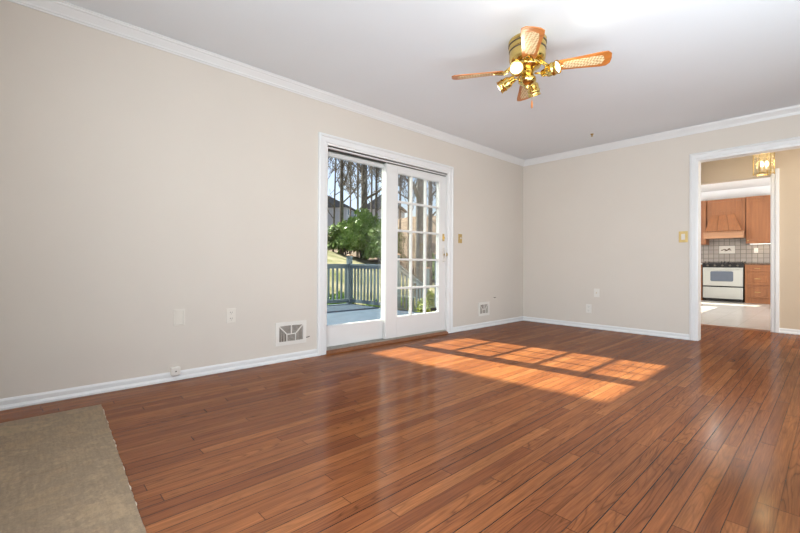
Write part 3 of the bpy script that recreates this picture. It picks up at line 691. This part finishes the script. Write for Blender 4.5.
bm = B(); box(bm, 1.87, 2.23, YU+.16, YU+.24, UB-.012, UB-.0005); tag(obj('cabinet_light_strip', bm, M['downlight']), 'lit strip lamp under the tall wall cabinet', 'lamp')
uc2 = thing('wall_cabinet', 'honey maple wall cabinet whose edge shows left of the hood', 'cabinet', (.75, YU, UB))
bm = B(); box(bm, -.35, .312, 0, KY1-YU-.002, 0, UT-UB); obj('cabinet_body', bm, M['maple'], uc2)
bm = B(); shaker(bm, -.33, .302, .012, UT-UB-.05, -.020, fr=.06); obj('cabinet_door', bm, M['maple'], uc2)
# hood: upper panel box, tapering chimney, mantle
hd = thing('range_hood', 'maple range hood with tapered planked chimney and pale mantle shelf', 'range hood', (1.43, YU, 1.5))
bm = B(); box(bm, -.355, .375, .005, KY1-YU-.002, .16, .99); obj('hood_back_panel', bm, M['maple'], hd)
bm = B(); shaker(bm, -.325, .300, .69, .955, -.008, fr=.028, d=.012); obj('top_panel', bm, M['maple'], hd)
bm = B()
zt, zb = .60, .20
bm_pts = [(-.255, .175)]
def quad_block(bm, xb0, xb1, xt0, xt1, yb, yt):
    v = [bm.verts.new(p) for p in ((xb0, yb, zb), (xb1, yb, zb), (xt1, yt, zt), (xt0, yt, zt), (xb0, .1, zb), (xb1, .1, zb), (xt1, .1, zt), (xt0, .1, zt))]
    for f in ((0, 1, 2, 3), (4, 7, 6, 5), (0, 3, 7, 4), (1, 5, 6, 2), (0, 4, 5, 1), (3, 2, 6, 7)): bm.faces.new([v[i] for i in f])
nb = 3
for k in range(nb):
    f0, f1 = k/nb, (k+1)/nb; g = .003
    quad_block(bm, -.365+.70*f0+g, -.365+.70*f1-g, -.275+.46*f0+g, -.275+.46*f1-g, -.185, -.03)
obj('tapered_chimney', bm, M['maple'], hd)
bm = B(); box(bm, -.385, .37, -.22, .1, .02, .155); box(bm, -.395, .38, -.235, .1, .155, .175); obj('mantle_shelf', bm, M['maple_light'], hd, bevel=.004)
bm = B()
for k in range(24): box(bm, -.38+k*.0315, -.38+k*.0315+.018, -.205, -.185, .177, .205)
obj('dentil_moulding', bm, M['maple'], hd)
# recessed kitchen downlights
for i, (x, y) in enumerate(((1.5, 10.9), (2.6, 10.9), (1.9, 8.9))):
    t = thing('ceiling_downlight', ['round recessed downlight above the range', 'round recessed downlight right of the range in the kitchen ceiling', 'round recessed downlight just inside the kitchen'][i], 'ceiling light', (x, y, KH), 0, 'kitchen downlights')
    bm = B(); lathe(bm, [(.095, 0), (.095, .006), (.07, .006), (.07, 0)], axis=(0, 0, -1), n=24); obj('trim_ring', bm, M['trim'], t)
    bm = B(); lathe(bm, [(0, .003), (.07, .003), (.07, .0015), (0, .0015)], axis=(0, 0, -1), n=24); obj('diffuser', bm, M['downlight'], t)
    l = bpy.data.lights.new('downlight_glow', 'AREA'); lo = bpy.data.objects.new('downlight_glow', l); C.objects.link(lo); lo.parent = t; l.shape = 'DISK'; l.size = .13; l.energy = 3; l.color = (1, .93, .82); lo.location = (0, 0, -.012)

# ------------------------------------------------------------------ outside: ground
def hz(x, y):
    d = -x
    if d < 4.5: h = -.85
    elif d < 6: h = -.85+(d-4.5)*.40
    else: h = -.25+(d-6)*.275
    if d > 14: h = -.25+8*.275+(d-14)*.03
    k = min(1, max(0, (y-12.5)/3)) if d > 5 else 0
    h -= .9*min(1, max(0, (y-9)/5))*min(1, max(0, (d-6)/5))
    far = max(0, (y-14.5)*.30)*min(1, max(0, (d-10)/6))
    if y > 13: h += min(far, 4.2)*max(0, 1-max(0, d-26)/40)
    return h+.04*math.sin(x*1.3+y*.8)+.03*math.sin(y*2.1-x*.4)
bm = B(); xs = [-.8-.55*i for i in range(40)]+[-23-2.5*i for i in range(16)]; ysr = [-14+.9*i for i in range(80)]
grid = [[bm.verts.new((x, y, hz(x, y))) for y in ysr] for x in xs]
for i in range(len(xs)-1):
    for j in range(len(ysr)-1):
        f = bm.faces.new((grid[i][j], grid[i+1][j], grid[i+1][j+1], grid[i][j+1]))
        xc, yc = (xs[i]+xs[i+1])/2, ysr[j]
        f.material_index = 1 if (-xc > 13.6+.6*math.sin(yc*.7) or (yc > 14.2 and -xc > 10.5+.5*math.sin(yc))) else 0
o = obj('ground', bm, [M['lawn'], M['leaf_litter']], smooth=True); tag(o, kind='structure')
bm = B(); box(bm, -.6, -.151, -6, 14, -1.2, -.2); struct('trim_foundation', bm, M['ext'])

# deck
DZ0 = -.12
bm = B(); box(bm, -4.80, -.16, -2.0, 5.88, DZ0-.04, DZ0); struct('floor_deck', bm, M['deck'])
bm = B(); box(bm, -4.83, -4.80, -2.0, 5.91, DZ0-.26, DZ0); box(bm, -4.80, -.16, 5.88, 5.91, DZ0-.26, DZ0-.005); struct('trim_deck_fascia', bm, M['rail'])
bm = B()
for i in range(4): box(bm, -2.98, -1.95, 5.91+.26*i, 5.91+.26*(i+1), DZ0-.17*(i+1)-.04, DZ0-.17*(i+1))
for i in range(4): box(bm, -2.98, -1.95, 5.91+.26*i, 5.91+.26*i+.02, DZ0-.17*(i+1)-.2, DZ0-.17*(i+1)-.04)
tag(obj('deck_steps', bm, M['deck']), 'grey painted steps leading down from the deck to the lawn', 'steps')
def post(name, x, y, z0, z1, label, parent=None):
    t = thing(name, label, 'post', (x, y, z0), 0, None)
    bm = B(); s = .052; box(bm, -s, s, -s, s, 0, z1-z0-.05); obj('post_shaft', bm, M['rail'], t)
    bm = B(); h = z1-z0
    prism(bm, [(-.068, -.068), (.068, -.068), (.068, .068), (-.068, .068)], lambda u, v, tt: (u, v, tt), h-.05, h-.03)
    vs = [bm.verts.new(p) for p in ((-.06, -.06, h-.03), (.06, -.06, h-.03), (.06, .06, h-.03), (-.06, .06, h-.03), (0, 0, h))]
    for k in range(4): bm.faces.new((vs[k], vs[(k+1) % 4], vs[4]))
    obj('post_cap', bm, M['bronze_cap'], t)
    return t
def rail(p0, p1, z0a, z0b, h, label, n):
    # railing section between two posts: top rail, bottom rail, individual balusters
    p0 = Vector(p0); p1 = Vector(p1); d = (p1-p0).normalized(); nrm = Vector((-d.y, d.x))
    t = thing('deck_railing', label, 'railing', (p0.x, p0.y, z0a), 0, 'deck railing sections')
    def blk(bm, a, b, hw, za, zb, zc, zd):   # from p(a) to p(b): bottom za..zb ; top zc..zd (start,end)
        q0, q1 = p0+d*a-Vector((p0.x, p0.y)), p0+d*b-Vector((p0.x, p0.y)); vs = []
        for q, zl, zh in ((q0, za, zc), (q1, zb, zd)):
            for s in (-hw, hw):
                for z in (zl, zh): vs.append(bm.verts.new((q.x+nrm.x*s, q.y+nrm.y*s, z-z0a)))
        for f in ((0, 1, 3, 2), (4, 6, 7, 5), (0, 4, 5, 1), (2, 3, 7, 6), (0, 2, 6, 4), (1, 5, 7, 3)): bm.faces.new([vs[i] for i in f])
    Ln = (p1-p0).length; e = .05
    zt = lambda f: z0a+(z0b-z0a)*f+h
    zl = lambda f: z0a+(z0b-z0a)*f+.09
    bm = B(); blk(bm, e, Ln-e, .045, zt(0)-.035, zt(1)-.035, zt(0), zt(1)); blk(bm, e, Ln-e, .020, zt(0)-.11, zt(1)-.11, zt(0)-.036, zt(1)-.036); obj('top_rail', bm, M['rail'], t)
    bm = B(); blk(bm, e, Ln-e, .022, zl(0)-.045, zl(1)-.045, zl(0)+.03, zl(1)+.03); obj('bottom_rail', bm, M['rail'], t)
    for k in range(n):
        a = e+(Ln-2*e)*(k+.5)/n; f = a/Ln
        bm = B(); blk(bm, a-.018, a+.018, .018, zl(f)-.03, zl(f)-.03, zt(f)-.04, zt(f)-.04); obj('baluster', bm, M['rail'], t)
    return t
PC = (-4.74, 5.82)
post('deck_post', PC[0], PC[1], DZ0, 1.09, 'blue-grey deck post with copper cap at the far corner of the deck')
post('deck_post', -3.06, 5.82, DZ0, 1.09, 'blue-grey deck post at the top of the steps')
post('deck_post', -3.06, 6.75, -.85, .80, 'blue-grey newel post with copper cap at the foot of the steps')
post('deck_post', -1.87, 5.82, DZ0, 1.09, 'blue-grey deck post on the house side of the steps')
post('deck_post', -4.74, 3.9, DZ0, 1.09, 'blue-grey deck post midway along the outer deck edge')
post('deck_post', -4.74, 1.6, DZ0, 1.09, 'blue-grey deck post at the near end of the outer deck edge')
rail(PC, (-4.74, 3.9), DZ0, DZ0, .965, 'blue-grey railing along the outer edge left of the corner post', 15)
rail((-4.74, 3.9), (-4.74, 1.6), DZ0, DZ0, .965, 'blue-grey railing along the outer deck edge, next section to the left', 18)
rail(PC, (-3.06, 5.82), DZ0, DZ0, .965, 'blue-grey railing between the corner post and the steps', 13)
rail((-3.06, 5.82), (-3.06, 6.75), DZ0+.0, -.60, .965, 'sloping blue-grey railing down the steps', 8)
rail((-1.87, 5.82), (-.30, 5.82), DZ0, DZ0, .965, 'blue-grey railing between the steps and the house', 12)

# trees
def tree(x, y, r, H, m, label, seed, lean=0., nb=9, low=.35, spread=1.0):
    rnd = random.Random(seed); z0 = hz(x, y)-.2
    t = thing('bare_tree', label, 'tree', (x, y, z0), 0, 'bare trees beyond the lawn')
    bm = B(); pts = []; rs = []
    for i in range(10):
        f = i/9; pts.append((lean*f*H+.06*math.sin(f*5+seed)*r*8*f, .05*math.sin(f*7+seed)*r*8*f, f*H)); rs.append(r*(1.25 if i == 0 else 1)*(1-.62*f))
    tube(bm, pts, rs, 12); obj('trunk', bm, m, t, smooth=True)
    bm = B()
    def br(p, d, ln, rad, lvl):
        pp = [p]; q = p.copy(); dd = d.copy(); n = 5
        for i in range(n):
            dd = (dd+Vector((rnd.uniform(-.28, .28), rnd.uniform(-.28, .28), rnd.uniform(-.05, .28)))).normalized(); q = q+dd*ln/n; pp.append(q.copy())
        tube(bm, pp, [max(.012, rad*(1-.75*i/n)) for i in range(n+1)], 5 if lvl else 7)
        if lvl < 3:
            for i in range(5 if lvl == 0 else 4):
                k = rnd.randint(1, n); a = rnd.uniform(0, 6.28)
                nd = (dd+Vector((math.cos(a), math.sin(a), rnd.uniform(-.2, .5)))*.9).normalized(); br(pp[k], nd, ln*rnd.uniform(.4, .65), rad*(1-.75*k/n)*.6, lvl+1)
    for i in range(nb):
        f = low+(1-low)*i/nb; p = Vector(pts[0])+(Vector(pts[-1])-Vector(pts[0]))*f; a = rnd.uniform(0, 6.28)
        idx = min(8, int(f*9)); ff = f*9-idx; p = Vector(pts[idx]).lerp(Vector(pts[idx+1]), ff)
        br(p, Vector((math.cos(a), math.sin(a), .7)).normalized(), H*.28*spread*(1-.5*f), max(.03, r*.42*(1-.4*f)), 0)
    obj('branches', bm, m, t, smooth=True); return t
Cx, Cy, Cz = 3.2418, 0, .8505
def ray_xy(px, D):   # ground position seen in direction of pixel column px at forward distance D
    v = d_+r_*((px-395.78)/404.04); return Cx+v.x*D, Cy+v.y*D
TT = [
 (363.5, 23.5, .21, 17, 'bark', 'thick straight trunk seen through the left glass pane, behind the green shrub', 1, .0),
 (357.5, 24, .075, 13, 'bark_light', 'pale slim trunk just left of the thickest trunk in the left pane', 2, .0),
 (341.5, 22.5, .115, 14, 'bark', 'dark slim trunk at the left of the left glass pane', 3, .0),
 (376, 24, .09, 13, 'bark', 'slim trunk at the right edge of the left glass pane', 4, .0),
 (333, 24, .06, 11, 'bark', 'thin bent tree at the far left of the left glass pane', 5, .03),
 (419.5, 13.5, .175, 15, 'bark', 'thickest dark trunk in the middle column of the gridded door', 6, .0),
 (408.5, 18, .075, 13, 'bark', 'slim trunk in the left column of the gridded door', 7, .0),
 (429.5, 16, .10, 13, 'bark', 'slim trunk beside the right column of the gridded door', 8, .01),
 (437, 22, .08, 12, 'bark_light', 'pale thin tree at the right edge of the gridded door', 9, .0),
 (400, 28, .08, 12, 'bark', 'distant thin tree behind the left column of the gridded door', 10, .0),
 (350, 30, .07, 12, 'bark_light', 'distant pale tree in front of the grey house', 11, .0),
 (371, 29, .08, 13, 'bark_light', 'distant pale tree right of the thickest trunk in the left pane', 12, .0),
 (424, 34, .10, 13, 'bark_light', 'distant tree behind the gridded door, half hidden by the thick trunk', 13, .0),
 (448, 26, .09, 13, 'bark', 'tree beyond the right jamb of the gridded door', 14, .0),
 (388, 26, .09, 13, 'bark', 'tree behind the meeting stiles of the sliding door', 15, .0),
 (322, 21, .09, 13, 'bark', 'tree beyond the left jamb of the sliding door', 16, .0)]
for px, D, r, H, m, lab, sd, lean in TT:
    x, y = ray_xy(px, D); tree(x, y, r, H, M[m], lab, sd, lean, nb=12 if D > 15 else 8, low=.22)

tree(-8.0, 1.18, .21, 17, M['bark'], 'unseen tree added beyond the deck to shade the sun patch, left of the glass door view', 31, 0, nb=6, low=.6)  # out of view, placed so its trunk cuts the near side of the sun patch

# shrubs made of many individual leaves on stems
def shrub(x, y, rx, h, n, m, label, seed, ls=.11, name='rhododendron_shrub'):
    rnd = random.Random(seed); z0 = hz(x, y)-.05
    t = thing(name, label, 'shrub', (x, y, z0)); bm = B()
    for i in range(n):
        a = rnd.uniform(0, 6.283); e = math.acos(rnd.uniform(-.35, 1)); q = rnd.uniform(.55, 1.05)*(1+.18*math.sin(a*3+seed)+.12*math.sin(e*6+a*2))
        p = Vector((math.sin(e)*math.cos(a)*rx*q, math.sin(e)*math.sin(a)*rx*q, h*.42+math.cos(e)*h*.58*q))
        if p.z < .02: p.z = rnd.uniform(.02, .3)
        n0 = Vector((math.cos(a), math.sin(a), rnd.uniform(-.1, 1.1))).normalized()
        for k in range(5):
            b = k*1.257+rnd.random(); x_, y_, d = frame_of(n0)
            dv = (x_*math.cos(b)+y_*math.sin(b)+d*rnd.uniform(.0, .6)).normalized(); s = dv.cross(d).normalized()*ls*.26; l = dv*ls*rnd.uniform(.8, 1.3)
            v = [bm.verts.new(c) for c in (p, p+l*.5+s, p+l, p+l*.5-s)]; bm.faces.new(v)
    me = bpy.data.meshes.new('foliage'); bm.to_mesh(me); bm.free(); me.materials.append(m); o = bpy.data.objects.new('foliage', me); C.objects.link(o); o.parent = t
    bm = B()
    for i in range(9):
        a = i*.7; tube(bm, [(0.1*math.cos(a), .1*math.sin(a), 0), (rx*.3*math.cos(a), rx*.3*math.sin(a), h*.35), (rx*.6*math.cos(a), rx*.6*math.sin(a), h*.72)], [.03, .02, .01], 6)
    obj('stems', bm, M['bark'], t); return t
def sh(px, D, rx, h, n, m, label, seed, **k):
    x, y = ray_xy(px, D); shrub(x, y, rx, h, n, m, label, seed, **k)
sh(348, 21.5, 1.05, 1.75, 1900, M['leaf'], 'rounded green rhododendron at the left of the shrub bed in the left pane', 21, ls=.17)
sh(364, 22.2, 1.25, 2.45, 2600, M['leaf'], 'tallest green rhododendron in the middle of the left pane', 22, ls=.17)
sh(382, 21.0, 1.05, 2.0, 1900, M['leaf'], 'green rhododendron at the right edge of the left pane', 23, ls=.17)
sh(436, 18.0, .6, 1.1, 700, M['leaf'], 'low green shrub beside the right column of the gridded door', 24, ls=.12)
sh(433, 8.6, .34, .95, 900, M['leaf_yellow'], 'bright yellow-green shrub by the deck steps', 25, ls=.09, name='yellow_green_shrub')
sh(404, 9.6, .5, .8, 900, M['leaf'], 'green shrub growing behind the step railing', 26, ls=.09, name='garden_shrub')
sh(372, 10.6, .45, .55, 700, M['leaf'], 'low green shrub behind the deck railing right of the corner post', 27, ls=.09, name='garden_shrub')
sh(336, 10.8, .5, .40, 500, M['leaf'], 'low green shrub behind the railing left of the corner post', 28, ls=.09, name='garden_shrub')

# houses beyond the trees
def house(px, D, wid, dep, h, label, seed):
    x, y = ray_xy(px, D); z0 = hz(x, y)-.3; h = h-z0
    t = thing('distant_house', label, 'house', (x, y, z0), R(38))
    # local: front faces +x
    bm = B(); box(bm, -dep, 0, -wid/2, wid/2, 0, h); obj('house_walls', bm, M['siding'], t)
    bm = B(); prism(bm, [(.5, h-.1), (-dep/2, h+2.2), (-dep-.5, h-.1), (-dep-.5, h-.3), (.5, h-.3)], lambda u, v, tt: (u, tt, v), -wid/2-.4, wid/2+.4); obj('roof', bm, M['roof'], t)
    for k in range(4):
        yy = -wid/2+wid*(k+.5)/4
        for zz in (h-4.3, h-1.6):
            bm = B(); box(bm, 0, .06, yy-.55, yy+.55, zz-.1, zz+1.2); wf = obj('house_window', bm, M['trim'], t)
            bm = B(); box(bm, .05, .08, yy-.45, yy+.45, zz, zz+1.1); obj('house_pane', bm, M['pane_dark'], wf)
house(353, 78, 9.5, 8, 11.4, 'pale grey two-storey house behind the trees in the left glass pane', 1)
house(402, 70, 5, 6, 10.4, 'grey house glimpsed through the left column of the gridded door', 2)
